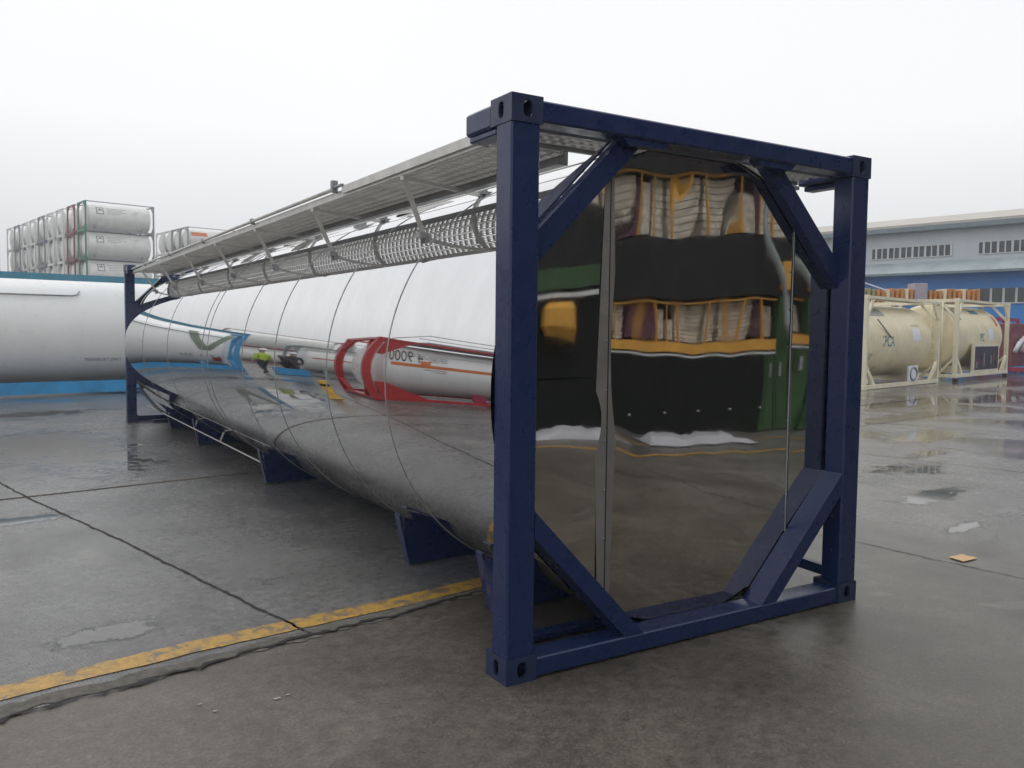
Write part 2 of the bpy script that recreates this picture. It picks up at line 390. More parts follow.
strip('slab_joint', [tuple(Vector((13.2, 4.2)) + Vector((-EY.x, -EY.y)) * s_) for s_ in (-14, 0, 8)], .012, .004, CRACK, .003, .08, .4)
strip('slab_joint', [tuple(Vector((3.0, 4.6)) + Vector((EX.x, EX.y)) * s_) for s_ in (0, 30)], .014, .004, CRACK, .003, .08, .4)
# lines near the shed, seen in the polished end
FP = (7.86, -6.44)      # a point on the shed front
strip('yellow_line', [tuple(GR((6.25, -4.68), s_, 0))[:2] for s_ in (-6, 10)], .15, .004, YLINE, .002, .1, .08)
strip('yellow_line', [tuple(GR((7.1, -5.55), s_, 0))[:2] for s_ in (-5, -.2)], .09, .004, YLINE, .002, .1, .08)
strip('yellow_line', [tuple(GR((7.1, -5.75), s_, 0))[:2] for s_ in (.5, 7)], .09, .004, YLINE, .002, .1, .08)

# ------------------------------------------------------------------ main 40 ft polished tank container
W, H, LN = 2.438, 2.591, 12.192
XC, ZC, RS = 1.219, 1.29, 1.23
T = empty('tank_container', (0, 0, 0), 0, 'long mirror-polished tank container with navy blue end frames, standing on the wet yard', 'tank container')
def shellpt(y, ang, r=RS): return (XC + r * math.cos(ang), y, ZC + r * math.sin(ang))
# shell (cladding), with its rolled shoulders
m = MB(); Y0, Y1 = .138, LN - .138
prof = [(Y0 + (Y1 - Y0) * i / 40, RS) for i in range(41)]
m.lathe(prof, 1, (XC, 0, ZC), 160)
m.build('shell', SHELLM, T)
# bead straps over the cladding sheets
for y in (1.32, 2.30, 3.50, 4.50, 5.90, 6.15, 8.2, 10.2):
    s_ = MB(); s_.tube([shellpt(y, 2 * PI * k_ / 96, RS + .000) for k_ in range(96)], .0045, 6, closed=True); s_.build('cladding_strap', GALV, T)
# polished end panels: flat middle, swept-back sides, dressed with small waves
def head(sign, yb):
    parts = {'mid': MB(), 'left': MB(), 'right': MB()}
    rr = RS - .006
    def wav(x, z, key):
        if key == 'mid': return (.0022 * math.sin(2.2 * x + 2.0 * z + .5) + .0005 * math.sin(7.3 * x + 1.9 * z + 1.2) + .0002 * math.sin(17 * x + 3.5 * z) + .00016 * math.sin(23 * x - 5 * z + 1)) + .0028 * math.exp(-((x - .66) / .13) ** 2) * math.sin(3.2 * z)
        return (.0045 * math.sin(4.2 * z + .6 * x) + .0012 * math.sin(10 * z - 2 * x)) if key == 'left' else .0012 * math.sin(5 * z + 4 * x)
    def yy(x, z, key):
        d = 0
        if key == 'left': d = (.66 - x); 
        if key == 'right': d = (x - 1.985)
        return yb + sign * (max(0, d) * (.015 if key == 'left' else -.025) + max(0, d) ** 2 * (.02 if key == 'left' else .0) + (wav(x, z, key) if sign > 0 else 0))
    for key, x0, x1 in (('left', XC - rr, .655), ('mid', .662, 1.978), ('right', 1.985, XC + rr)):
        nx, nz_ = (26, 60) if key != 'mid' else (44, 70); vs = []; fs = []
        for i in range(nx + 1):
            x = x0 + (x1 - x0) * i / nx; hh = math.sqrt(max(1e-4, rr * rr - (x - XC) ** 2))
            for j in range(nz_ + 1):
                z = ZC - hh + 2 * hh * j / nz_; vs.append((x, yy(x, z, key), z))
        for i in range(nx):
            for j in range(nz_):
                a = i * (nz_ + 1) + j; fs.append((a, a + 1, a + nz_ + 2, a + nz_ + 1))
        mm = MB(); mm.add(vs, fs, True); mm.build('end_panel', HEADM, T)
    # seam strips; the wide tapered pair carries a grey reflection as its colour
    for xs, dx0, dx1 in ((.6585, -.075, .060), (1.9815, -.012, .014)):
        hh = math.sqrt(rr * rr - (xs - XC) ** 2) - .03; q = MB(); yo = -sign * .006
        y_ = yb + yo
        n = 30
        for side, dd in ((-1, dx0), (1, dx1)):
            vs = []
            for j in range(n + 1):
                z = ZC - hh + 2 * hh * j / n
                tw = 1 - .62 * abs((j / n) - .42) / .58
                vs += [(xs + side * .0035, y_ - sign * .0, z), (xs + dd * tw, y_ + (0.004 * sign), z)]
            q.add(vs, [(2 * j, 2 * j + 1, 2 * j + 3, 2 * j + 2) for j in range(n)])
        q.build('seam_strip', SEAMREFL if dx0 < -.03 else GALV, T)
        q = MB(); q.box((xs - .0035, yb - sign * .002 - .003, ZC - hh), (xs + .0035, yb - sign * .002 + .003, ZC + hh)); q.build('seam_gap', DARKHOLE, T)
        for j in range(9 if sign > 0 else 0):
            z = ZC - hh + .08 + (2 * hh - .16) * j / 8
            dx = -.012 if dx0 < -.03 else -.008
            q = MB(); q.lathe([(yb - sign * .011, .0008), (yb - sign * .010, .004), (yb - sign * .004, .005)], 1, (xs + dx, 0, z), 8); q.build('rivet', GALV, T)
head(1, .154)
head(-1, LN - .154)
for i in range(5):
    x = .80 + i * .235
    q = MB(); q.lathe([(.143, .0008), (.145, .005), (.150, .007)], 1, (x, 0, 1.165), 10); q.build('rivet', GALV, T)

def end_frame(flip):
    """one blue end frame; flip=False is the near end (outer face at Y=0)"""
    F = lambda y: y if not flip else LN - y
    def bx(a, b, bev=0, m_=None):
        (m_ if m_ is not None else MB()); return m_.box((a[0], F(a[1]), a[2]), (b[0], F(b[1]), b[2]), bev)
    for side in (0, 1):
        X = (lambda x: x) if side == 0 else (lambda x: W - x)
        p = MB(); p.box((X(.004), F(.006), .112), (X(.152), F(.136), H - .112), .008)
        post = p.build('post', NAVY, T)
        for j in range(11):
            z = .30 + j * .2
            q = MB(); q.box((X(.152), F(.060), z), (X(.158), F(.074), z + .014), .002); q.build('bolt', CASTM, post)
        for z0 in (0.0, H - .118):                  # corner castings with real openings
            c = MB()
            x0, x1, y0, y1 = 0, .162, 0, .178; z1 = z0 + .118; wl = .014
            def slotplate(axis, pos, th, u0, u1, v0, v1, cu, cv, ru, rv_, n=20):
                """a wall plate with an oval hole; axis 0 -> normal X, 1 -> normal Y, 2 -> normal Z"""
                outer = []; inner = []
                for k_ in range(n):
                    a = 2 * PI * (k_ + .5) / n; ca, sa = math.cos(a), math.sin(a)
                    inner.append((cu + ru * (abs(ca) ** .7) * (1 if ca > 0 else -1), cv + rv_ * (abs(sa) ** .7) * (1 if sa > 0 else -1)))
                    t_ = min(((u1 - cu) if ca > 0 else (cu - u0)) / max(abs(ca), 1e-6), ((v1 - cv) if sa > 0 else (cv - v0)) / max(abs(sa), 1e-6))
                    outer.append((cu + ca * t_, cv + sa * t_))
                # snap outer ring to corners
                for cr in ((u0, v0), (u1, v0), (u0, v1), (u1, v1)):
                    k_ = min(range(n), key=lambda i_: (outer[i_][0] - cr[0]) ** 2 + (outer[i_][1] - cr[1]) ** 2); outer[k_] = cr
                def P(u_, v_, w_): 
                    t3 = {0: (w_, u_, v_), 1: (u_, w_, v_), 2: (u_, v_, w_)}[axis]
                    return (X(t3[0]), F(t3[1]), t3[2])
                vs = [P(*p_, pos) for p_ in outer] + [P(*p_, pos) for p_ in inner] + [P(*p_, pos + th) for p_ in inner] + [P(*p_, pos + th) for p_ in outer]
                fs = []
                for k_ in range(n):
                    j = (k_ + 1) % n
                    fs += [(k_, j, n + j, n + k_), (n + k_, n + j, 2 * n + j, 2 * n + k_), (2 * n + k_, 2 * n + j, 3 * n + j, 3 * n + k_), (3 * n + k_, 3 * n + j, j, k_)]
                c.add(vs, fs)
            slotplate(0, 0, wl, y0, y1, z0, z1, .089, z0 + .059, .022, .036)
            slotplate(1, y0, wl, wl, x1, z0, z1, .083, z0 + .059, .024, .036)
            zt = z1 - wl if z0 > 1 else z0
            slotplate(2, zt + (0 if z0 > 1 else 0), wl, wl, x1, wl, y1, .085, .09, .03, .05)
            zb = z0 if z0 > 1 else z1 - wl
            c.box((X(wl), F(wl), zb), (X(x1), F(y1), zb + wl))
            c.box((X(x1 - wl), F(wl), z0 + wl), (X(x1), F(y1), z1 - wl))
            c.box((X(wl), F(y1 - wl), z0 + wl), (X(x1 - wl), F(y1), z1 - wl))
            c.build('corner_casting', CASTM, T)
        # short stub running back from the top casting, with its lower lip
        q = MB(); q.box((X(.004), F(.178), H - .118), (X(.13), F(.42), H - .014), .012)
        q.box((X(.012), F(.150), H - .150), (X(.10), F(.392), H - .121), .006)
        q.build('top_stub', NAVY, T)
        pass
    q = MB(); q.box((.162, F(.006), H - .105), (W - .162, F(.120), H - .012), .008); q.build('top_rail', NAVY, T)
    q = MB(); q.box((.162, F(.006), .010), (W - .162, F(.146), .098), .006); q.build('bottom_rail', NAVY, T)
    q = MB(); q.box((.36, F(.36), .012), (W - .36, F(.44), .05), .006); q.build('cross_member', NAVY, T)
    # corner braces
    def brace(pts, y0, y1):
        q_ = MB(); q_.prism(pts, 1, F(y0), F(y1)); return q_.build('brace', NAVY, T)
    for side in (0, 1):
        X = (lambda x: x) if side == 0 else (lambda x: W - x)
        brace([(X(.150), .770), (X(.150), .650), (X(.685), .096), (X(.80), .096)], .008, .147)
        brace([(X(.150), 1.985), (X(.150), 1.840), (X(.80), H - .104), (X(.66), H - .104)], .085, .147)
        # skirt plate running back over the cladding from the upper brace
        q = MB(); n_ = Vector((-1 if side == 0 else 1, 0, 1)).normalized()
        pa, pb = Vector((X(.150), F(.148), 1.985)), Vector((X(.655), F(.148), 2.487)); pc, pd = Vector((X(.625), F(.165), 2.457)), Vector((X(.39), F(.30), 2.222)); pe = Vector((X(.150), F(.335), 1.985))
        loop = [pa, pb, pc, pd, pe]; up_ = n_ * .012; vs = [p_ + n_ * .003 for p_ in loop] + [p_ + up_ for p_ in loop]
        q.add(vs, [(0, 1, 2, 3, 4), (9, 8, 7, 6, 5)] + [(i, (i + 1) % 5, 5 + (i + 1) % 5, 5 + i) for i in range(5)]); q.build('skirt_plate', NAVY, T)
        q = MB(); q.prism([(X(.62), H - .106), (X(.92), H - .106), (X(.88), H - .135), (X(.66), H - .14)], 1, F(.020), F(.080)); q.build('gusset', NAVY, T)
end_frame(False); end_frame(True)

# saddles: blue plates that reach the ground level
def saddle(y, wd=.03, foot=.0):
    q = MB(); arc = [(XC + (RS - .02) * math.cos(R(a)), ZC + (RS - .02) * math.sin(R(a))) for a in range(230, 311, 5)]
    poly = [(.40, .018), (.375, .33)] + arc[0:0]
    half = [(.445, .018), (.405, .33), (.55, .285), (.80, .155), (1.0, .088), (1.219, .064)]
    full = half + [(W - x, z) for x, z in half[::-1][1:]]
    q.prism(full, 1, y, y + wd)
    q.box((.45, y + wd, .018), (W - .45, y + wd + .06, .030))
    s1 = q.build('saddle', NAVY, T)
    q = MB(); q.prism([(.372, .36), (.360, .35), (.434, .018), (.446, .018)], 1, y - .012, y + wd + .035); q.build('saddle_flange', NAVY, s1)
for y in (.86, 1.96, 5.36, 8.6, 10.6): saddle(y)
for sx in (0, 1):
    X = (lambda x: x) if sx == 0 else (lambda x: W - x)
    q = MB(); q.bar((X(.07), .14, .15), (X(.42), .90, .30), .05, .06); q.build('tie_bar', NAVY, T)

# steam pipe and clips under the side
q = MB(); q.tube([(.40, 5.40, .22), (.38, 7.5, .23), (.36, 9.5, .24), (.34, 11.2, .25), (.30, 11.95, .27)], .008, 8); pipe = q.build('steam_pipe', ALU, T)
for y in (7.1, 8.6):
    q = MB(); q.bar((.375, y, .235), (.42, y, .345), .012, .02); q.build('pipe_clip', ALU, pipe)
q = MB(); q.tube([(.13, 11.95, .80), (.20, 11.8, .52), (.32, 11.2, .30), (.40, 10.4, .20)], .022, 8); q.build('hose', RUBBER, T)
q = MB(); q.bar((.04, 12.05, .55), (.5, 12.05, .55), .02, .03); q.bar((.155, 12.05, .1), (.155, 12.05, 2.45), .03, .03); q.build('rear_bar', NAVY, T)
q = MB(); q.bar((.155, 11.95, 2.3), (.155, 11.95, 2.5), .03, .03); q.bar((.45, 11.95, 2.1), (.45, 11.95, 2.48), .03, .03); q.build('walkway_post', NAVY, T)

# walkway: long planks of open grating with an outer edge angle
ZW = 2.462; WX0, WX1 = .10, .57
def grating(parent, x0, x1, y0, y1, along='y', n=6, z=ZW, name='walkway_plank'):
    wdt = ((x1 - x0) if along == 'y' else (y1 - y0)) / n
    for i in range(n):
        q_ = MB()
        if along == 'y':
            a = x0 + i * wdt
            q_.box((a + .004, y0, z), (a + .012, y1, z + .028)); q_.box((a + wdt - .012, y0, z), (a + wdt - .004, y1, z + .028)); q_.box((a + wdt * .36, y0, z + .006), (a + wdt * .36 + .006, y1, z + .013)); q_.box((a + wdt * .62, y0, z + .006), (a + wdt * .62 + .006, y1, z + .013))
            k_ = y0
            while k_ < y1 - .02: q_.box((a + .012, k_ + .010, z + .014), (a + wdt - .012, k_ + .034, z + .026)); k_ += .070
        else:
            a = y0 + i * wdt
            q_.box((x0, a + .004, z), (x1, a + .012, z + .028)); q_.box((x0, a + wdt - .012, z), (x1, a + wdt - .004, z + .028))
            k_ = x0
            while k_ < x1 - .02: q_.box((k_ + .010, a + .012, z + .012), (k_ + .040, a + wdt - .012, z + .026)); k_ += .060
        q_.build(name, ALU, parent)
grating(T, WX0, WX1, .42, 11.98, 'y', 6)
q = MB(); q.box((WX0 - .012, .40, ZW - .018), (WX0 - .002, 12.0, ZW + .028)); q.box((WX0 - .002, .40, ZW - .022), (WX0 + .022, 12.0, ZW - .014)); q.build('walkway_edge', ALU, T)
q = MB(); q.box((WX1 + .002, .40, ZW - .055), (WX1 + .010, 12.0, ZW + .030)); q.box((WX1 - .05, .40, ZW - .055), (WX1 + .002, 12.0, ZW - .047)); q.build('walkway_edge', GALV, T)
# upright toe plate near the front and folded handrail behind it
q = MB(); q.box((WX0 - .030, .42, ZW - .002), (WX0 - .020, 2.22, ZW + .046)); q.build('toe_plate', ALU, T)
q = MB(); q.tube([(WX0 - .03, 2.40, ZW + .045), (WX0 - .03, 11.98, ZW + .045)], .014, 8); rail = q.build('folded_handrail', ALU, T)
q = MB(); q.box((WX0 - .055, 2.34, ZW + .02), (WX0 - .01, 2.37, ZW + .10), .004); q.box((WX0 - .045, 2.20, ZW + .045), (WX0 - .02, 2.34, ZW + .06), .003)
q.build('rail_hinge', GALV, rail)
for y in (4.4, 6.4, 8.4, 10.4):
    q = MB(); q.box((WX0 - .05, y, ZW + .02), (WX0 - .012, y + .04, ZW + .068), .004); q.build('rail_bracket', GALV, rail)
# brackets carrying the walkway: cross arm, slanting strut, short post, foot clamps
for y in (1.32, 2.88, 4.42, 5.95, 7.55, 9.30, 10.9):
    q = MB(); q.bar((WX0 - .01, y, ZW - .03), (WX1 + .16, y + .20, ZW - .045), .03, .022); arm = q.build('walkway_bracket', ALU, T)
    ft = (XC + RS * math.cos(R(136.5)), y + .20, ZC + RS * math.sin(R(136.5)))
    q = MB(); q.bar((WX0 + .0, y, ZW - .03), ft, .026, .016, (0, 1, 0)); q.build('strut', ALU, arm)
    q = MB(); q.box((ft[0] - .045, ft[1] - .03, ft[2] - .012), (ft[0] + .03, ft[1] + .03, ft[2] + .022), .004); q.build('foot_clamp', GALV, arm)
    px = .745; pz = ZC + math.sqrt(RS ** 2 - (px - XC) ** 2)
    q = MB(); q.box((px - .012, y + .188, pz - .01), (px + .012, y + .212, ZW + .0)); q.box((px - .05, y + .16, pz - .005), (px + .05, y + .24, pz + .014)); q.build('bracket_post', GALV, arm)
# thin lifeline wire just above the cladding
q = MB(); q.tube([(XC + (RS + .03) * math.cos(R(113)), y, ZC + (RS + .03) * math.sin(R(113))) for y in (.3, 3, 6, 9, 11.9)], .005, 6); q.build('lashing_wire', ALU, T)
# cross walkways at the middle, valves and manhole boxes on the crown
grating(T, .66, 2.30, 5.05, 5.50, 'x', 4, ZW + .02); grating(T, .66, 2.30, 7.15, 7.55, 'x', 4, ZW + .02)
grating(T, .66, 2.30, 9.9, 10.2, 'x', 3, ZW + .02)
grating(T, .20, 2.26, .165, .375, 'x', 3, H - .10, 'end_walkway_plank')
q = MB(); q.box((.17, .152, H - .108), (2.268, .168, H - .05)); q.box((.17, .378, H - .118), (2.268, .398, H - .045)); q.build('end_walkway_beam', GALV, T)
for y in (3.2, 6.3, 9.0):
    q = MB(); q.lathe([(ZC + RS - .02, .30), (ZC + RS + .05, .30), (ZC + RS + .055, .26), (ZC + RS + .09, .24), (ZC + RS + .095, .0)], 2, (XC, y, 0), 28); mh = q.build('manhole', ALU, T)
    q = MB()
    for k_ in range(6):
        a = k_ * PI / 3; q.lathe([(ZC + RS + .05, .018), (ZC + RS + .10, .018), (ZC + RS + .10, .001)], 2, (XC + .27 * math.cos(a), y + .27 * math.sin(a), 0), 8)
    q.build('wing_nut', GALV, mh)
q = MB()
for (x, y) in ((.98, 4.2), (1.1, 5.8), (1.35, 8.0)):
    q.lathe([(ZC + RS - .04, .06), (ZC + RS + .07, .06), (ZC + RS + .075, .09), (ZC + RS + .10, .09), (ZC + RS + .10, .001)], 2, (x, y, 0), 12)
q.build('valves', GALV, T)
q = MB(); q.bar((2.16, .40, ZW), (2.16, 1.4, ZW), .30, .022); q.box((1.96, .42, ZW - .05), (2.12, .62, ZW - .02), .006); q.build('side_step', ALU, T)

# ------------------------------------------------------------------ generic tank containers
def tank(name, Lc, frame, shellm, rad=1.05, seg=40, detail=2, zc=None, lf=None, railm=None, braces=True, zoff=0, siderail=True, rb=.13, rt=.085, front_top=True, topm=None):
    """local x along the length, front side faces -y; returns the root"""
    r_ = empty(name); Wc, Hc = 2.438, 2.591; zc = zc or 1.32; yc = Wc / 2
    m_ = MB(); e0, e1 = .16, Lc - .16; bulge = .26 if Lc < 8 else .22
    prof_ = [(e0, .001)]
    for a in (25, 45, 62, 76, 86): prof_.append((e0 + bulge * (1 - math.cos(R(a))), rad * math.sin(R(a))))
    prof_.append((e0 + bulge + .05, rad)); prof_.append((e1 - bulge - .05, rad))
    for a in (86, 76, 62, 45, 25): prof_.append((e1 - bulge * (1 - math.cos(R(a))), rad * math.sin(R(a))))
    prof_.append((e1, .001)); m_.lathe(prof_, 0, (0, yc, zc), seg); sh = m_.build('shell', shellm, r_)
    for i, X in ((0, lambda x: x), (1, lambda x: Lc - x)):
        f_ = MB(); fm = (lf if (lf and i == 0) else frame)
        pw = .14
        for Y in (lambda y: y, lambda y: Wc - y):
            f_.box((X(.01), Y(.01), .118), (X(.13), Y(pw), Hc - .118))
            for z_ in (0, Hc - .118): f_.box((X(0), Y(0), z_), (X(.178), Y(.162), z_ + .118), .008)
            if braces:
                f_.prism([(X(.03), 0), (X(.12), 0), (X(.12), 1), (X(.03), 1)], 2, 0, .001) if False else None
                f_.bar((X(.07), Y(.13), .62), (X(.07), Y(.62), .10), .07, .09, (1, 0, 0))
                f_.bar((X(.07), Y(.13), Hc - .62), (X(.07), Y(.62), Hc - .10), .07, .09, (1, 0, 0))
        f_.box((X(.01), .162, .01), (X(.13), Wc - .162, .12)); f_.box((X(.01), .162, Hc - .11), (X(.13), Wc - .162, Hc - .01))
        f_.build('end_frame', fm, r_)
    if siderail:
        for Y in (lambda y: y, lambda y: Wc - y):
            q_ = MB(); q_.box((.178, Y(.012), .015), (Lc - .178, Y(.115), rb)); q_.build('side_rail', railm or frame, r_)
            q_ = MB(); q_.box((.178, Y(.012), Hc - rt), (Lc - .178, Y(.085), Hc - .012))
            if front_top or Y(0) > 1: q_.build('side_rail', topm or railm or frame, r_)
    for x in ((.9, Lc - 1.0) if Lc < 8 else (2.5, Lc / 2, Lc - 2.6)):
        q_ = MB(); q_.prism([(.30, .13), (.36, .42), (.7, .32), (yc, zc - rad - .005), (Wc - .7, .32), (Wc - .36, .42), (Wc - .30, .13)], 0, x, x + .10); q_.build('saddle', railm or frame, r_)
    if detail > 1:
        q_ = MB(); q_.box((.2, .55, Hc - .07), (Lc - .2, 1.0, Hc - .045)); q_.build('walkway', GALV, r_)
        q_ = MB(); q_.lathe([(zc + rad - .02, .27), (zc + rad + .09, .27), (zc + rad + .1, .0)], 2, (Lc / 2, yc, 0), 20); q_.build('manhole', ALU, r_)
        for x in (Lc * .25, Lc * .5, Lc * .75):
            q_ = MB(); q_.tube([(x, yc + (rad + .001) * math.cos(2 * PI * k_ / 48), zc + (rad + .001) * math.sin(2 * PI * k_ / 48)) for k_ in range(48)], .008, 5, closed=True); q_.build('cladding_strap', shellm, r_)
    r_['_rad'] = rad; r_['_zc'] = zc
    return r_
def side_y(r_, z):      # local y of the front of the shell at height z
    rad, zc = r_['_rad'], r_['_zc']; return 1.219 - math.sqrt(max(0, rad * rad - (z - zc) ** 2)) - .004
def fin(r_):
    for k_ in ('_rad', '_zc'):
        if k_ in r_: del r_[k_]
def band(r_, name, x0, x1, z0, z1, mat, proud=.004):
    """a decal bent onto the shell front"""
    rad, zc = r_['_rad'] + proud, r_['_zc']; n = 8; m_ = MB(); vs = []
    for i in range(n + 1):
        z = z0 + (z1 - z0) * i / n; y = 1.219 - math.sqrt(rad * rad - (z - zc) ** 2); vs += [(x0, y, z), (x1, y, z)]
    m_.add(vs, [(2 * i, 2 * i + 1, 2 * i + 3, 2 * i + 2) for i in range(n)], True); return m_.build(name, mat, r_)
def stext(r_, name, body, size, mat, x, z, sx=1.0):
    """lettering laid onto the curved front of the shell"""
    o = text(name, body, size, mat, r_, (0, 0, 0), (0, 0, 0), 1.0, .0)
    for v_ in o.data.vertices:
        u_, w_ = v_.co.x * sx, v_.co.y; v_.co = (x + u_, side_y(r_, z + w_) - .004, z + w_)
    return o

# --- white tank with blue frame on the left
b = tank('tank_container', 6.058, BLUE, WHITE, 1.15, 64, 1, zc=1.37, railm=BLUE, rb=.27, rt=.15, front_top=True, topm=TEAL)
tag(b, 'big white tank container with light blue rails, at left behind the polished tank', 'tank container')
b.location = GR((-1.72, 18.2), -1.62, 0, .035); b.scale = (1, 1, 1.05); b.rotation_euler = (0, 0, A10)
pipe_ = MB(); rr_ = 1.15 + .035; an = lambda z: 1.219 - math.sqrt(rr_ ** 2 - (z - 1.37) ** 2)
pipe_.tube([(.5, an(2.13), 2.13), (3.15, an(2.13), 2.13), (3.27, an(2.16), 2.16), (3.33, an(2.24), 2.24)], .018, 8); pipe_.build('pipe', GALV, b)
vm_ = MB()
for x0_, x1_ in ((.30, .78), (1.26, .78)):
    n = 14; vs = []
    for i in range(n + 1):
        t_ = i / n; z_ = 2.30 - 1.15 * t_; xx = x0_ + (x1_ - x0_) * t_; y_ = side_y(b, z_) - (.004 if x0_ < 1 else .006); vs += [(xx - .11, y_, z_), (xx + .11, y_, z_)]
    vm_.add(vs, [(2 * i, 2 * i + 1, 2 * i + 3, 2 * i + 2) for i in range(n)])
vm_.build('lettering', PVLET, b)
for body, size, x, z, mt in (('TRANSPORT ONLY', .095, 3.36, .70, GREYTXT), ('6 T11  250', .22, .42, .72, GREYTXT)):
    stext(b, 'lettering', body, size, mt, x, z)
band(b, 'placard', .42, .66, .5, .75, RED)
q = MB(); q.prism([(.0, .13), (.16, .13), (.16, .95)], 1, .02, .10); q.build('gusset', BLUE, b); fin(b)
b2 = tank('tank_container', 6.058, BLUE, WHITE, 1.15, 48, 1, zc=1.37, railm=BLUE, rb=.27, rt=.15, front_top=True, topm=TEAL)
tag(b2, 'white tank container with blue rails, continuing the row behind the polished tank', 'tank container')
b2.location = GR((-1.72, 18.2), 4.65, .4, .07); b2.rotation_euler = (0, 0, A10); fin(b2)

# --- red framed white tank, left of the camera, mirrored in the polished side
rt = tank('tank_container', 12.192, RED, WHITE, 1.12, 72, 2, zc=1.36, railm=RED)
tag(rt, 'long white tank container with red frame and orange stripe, mirrored in the polished side', 'tank container')
rt.location = GR((-2.6, 8.2), -12.22, 0, 0) + Vector((0, 0, .02)); rt.rotation_euler = (0, 0, A10)
band(rt, 'stripe', .5, 11.75, 1.52, 1.66, ORANGE); band(rt, 'placard', 11.16, 11.32, 1.66, 1.82, ORANGE)
band(rt, 'seam_line', .5, 11.75, 2.10, 2.115, GREYTXT)
stext(rt, 'lettering', '4 9000', .72, BLACK, 11.28, 1.72, .26)
stext(rt, 'lettering', 'MAX GROSS  36000 KG\nTARE  4850 KG\nCAP  25000 L', .085, BLACK, 10.9, 1.98, .65)
stext(rt, 'lettering', 'UN PORTABLE\nTANK T11', .085, BLACK, 10.9, 1.42, .65)
q = MB(); q.prism([(11.3, .13), (12.03, .13), (12.03, .75), (11.85, .75)], 1, .03, .11); q.prism([(11.95, 1.9), (12.03, 1.9), (12.03, 2.5), (11.6, 2.5)], 1, .03, .11); q.build('gusset', RED, rt)
q = MB(); q.box((10.35, .05, .13), (10.55, .12, .50)); q.build('step', MAG, rt)
q = MB()
for x in [1 + i * .8 for i in range(14)]: q.bar((x, .12, 2.59), (x, .12, 2.95), .025, .025)
q.tube([(.8, .12, 2.95), (11.5, .12, 2.95), (11.95, .2, 2.62)], .018, 6); q.box((1, .2, 2.60), (11.4, 1.4, 2.68)); q.box((9.5, .25, 2.64), (10.0, .7, 3.0)); q.tube([(.8, .12, 2.78), (11.6, .12, 2.78)], .014, 6); q.build('handrail', GALV, rt); fin(rt)

# --- small white tank further back, and the low blue crate
st = tank('tank_container', 6.058, GREYF, OFFW, 1.1, 48, 2, zc=1.32)
tag(st, 'white tank container with thin red stripe, mirrored beside the red framed one', 'tank container')
band(st, 'stripe', .5, 5.5, 1.5, 1.6, RED); st.location = GR((-5.4, 20.2), -6.0, 0, 0); st.rotation_euler = (0, 0, A10); fin(st)

# --- stacks of tank containers far behind on the left
tiers = ['bottom', 'second', 'third', 'fourth', 'topmost']
ordn = ['first', 'second', 'third', 'fourth', 'fifth', 'sixth', 'seventh', 'eighth', 'ninth']
def stack_proto(frame, lf=None, logo=False, band_m=None):
    p_ = tank('tank_container', 6.058, frame, OFFW, 1.18, 28, 1, lf=lf, zc=1.30)
    if logo:
        band(p_, 'logo', .98, 1.62, 1.48, 2.10, GREYTXT, .006); band(p_, 'logo_field', 1.06, 1.54, 1.55, 2.03, OFFW, .010)
        m_ = MB(); y = side_y(p_, 1.8) - .012
        m_.add([(1.30, y - .012, 1.59), (1.50, y - .004, 1.79), (1.30, y + .02, 1.99), (1.10, y - .004, 1.79)], [(0, 1, 2, 3)]); m_.build('emblem', GREYTXT, p_)
        for z, x0, x1 in ((2.02, 1.9, 3.6), (1.86, 1.9, 3.3), (1.72, 1.9, 3.5), (1.55, 1.9, 3.1), (1.9, 4.2, 4.7), (1.74, 4.2, 4.6)): band(p_, 'lettering', x0, x1, z, z + .035, GREYTXT, .006)
    if band_m: band(p_, 'nameplate', .45, 2.3, 1.62, 2.05, band_m, .006)
    fin(p_); return p_
used = {}
def put(proto, loc, label, group):
    if proto.name in used: o = copy_tree(proto)
    else: o = proto; used[proto.name] = 1
    o.location = loc; o.rotation_euler = (0, 0, A10 + random.uniform(-.004, .004)); tag(o, label, 'tank container', group)
    return o
p_front = stack_proto(GREYF, GREEN, True); p_red = stack_proto(DRED, DRED); p_pale = stack_proto(GREYF, OFFW); p_blue = stack_proto(SBLUE, GREYF)
p_orange = stack_proto(GREYF, None, False, ORANGE)
TZ = 2.56
B1 = (5.6, 81.7)
for c_ in range(9):
    pr_ = [p_front, p_red, p_pale, p_pale, p_blue, p_pale, p_pale, p_blue, p_pale][c_]
    for t_ in range(5):
        who = 'white tank container with square emblem' if c_ == 0 else ['', 'white tank container with dull red frame', 'white tank container with pale frame'][min(c_, 2)]
        if c_ in (4, 7): who = 'white tank container with dark blue frame'
        put(pr_, GR(B1, random.uniform(-.04, .04), c_ * 3.65, t_ * TZ), f'{who}, {tiers[t_]} in the {ordn[c_]} row of the big stack', 'tanks in the big far stack')
B2 = (17.2, 96.9)
for c_ in range(4):
    for t_ in range(5):
        put(p_orange if c_ == 0 else (p_blue if c_ == 1 else p_pale), GR(B2, random.uniform(-.04, .04), c_ * 2.62, t_ * TZ),
            f'{tiers[t_]} tank container, {ordn[c_]} row of the stack past the walkway', 'tanks in the smaller far stack')
B3 = (-6.6, 112.8)
for c_ in range(2):
    for t_ in range(5):
        put(p_blue, GR(B3, 0, c_ * 2.62, t_ * TZ), f'{tiers[t_]} blue framed tank, {ordn[c_]} row of the leftmost stack', 'tanks in the leftmost far stack')
for c_ in range(4):
    for t_ in range(2):
        put(p_pale if c_ % 2 else p_red, GR((-13, 38), -c_ * 6.5, 0, t_ * TZ), f'{"upper" if t_ else "lower"} white tank, {ordn[c_]} from the right in the low row left of view', 'tanks in the low row left of view')

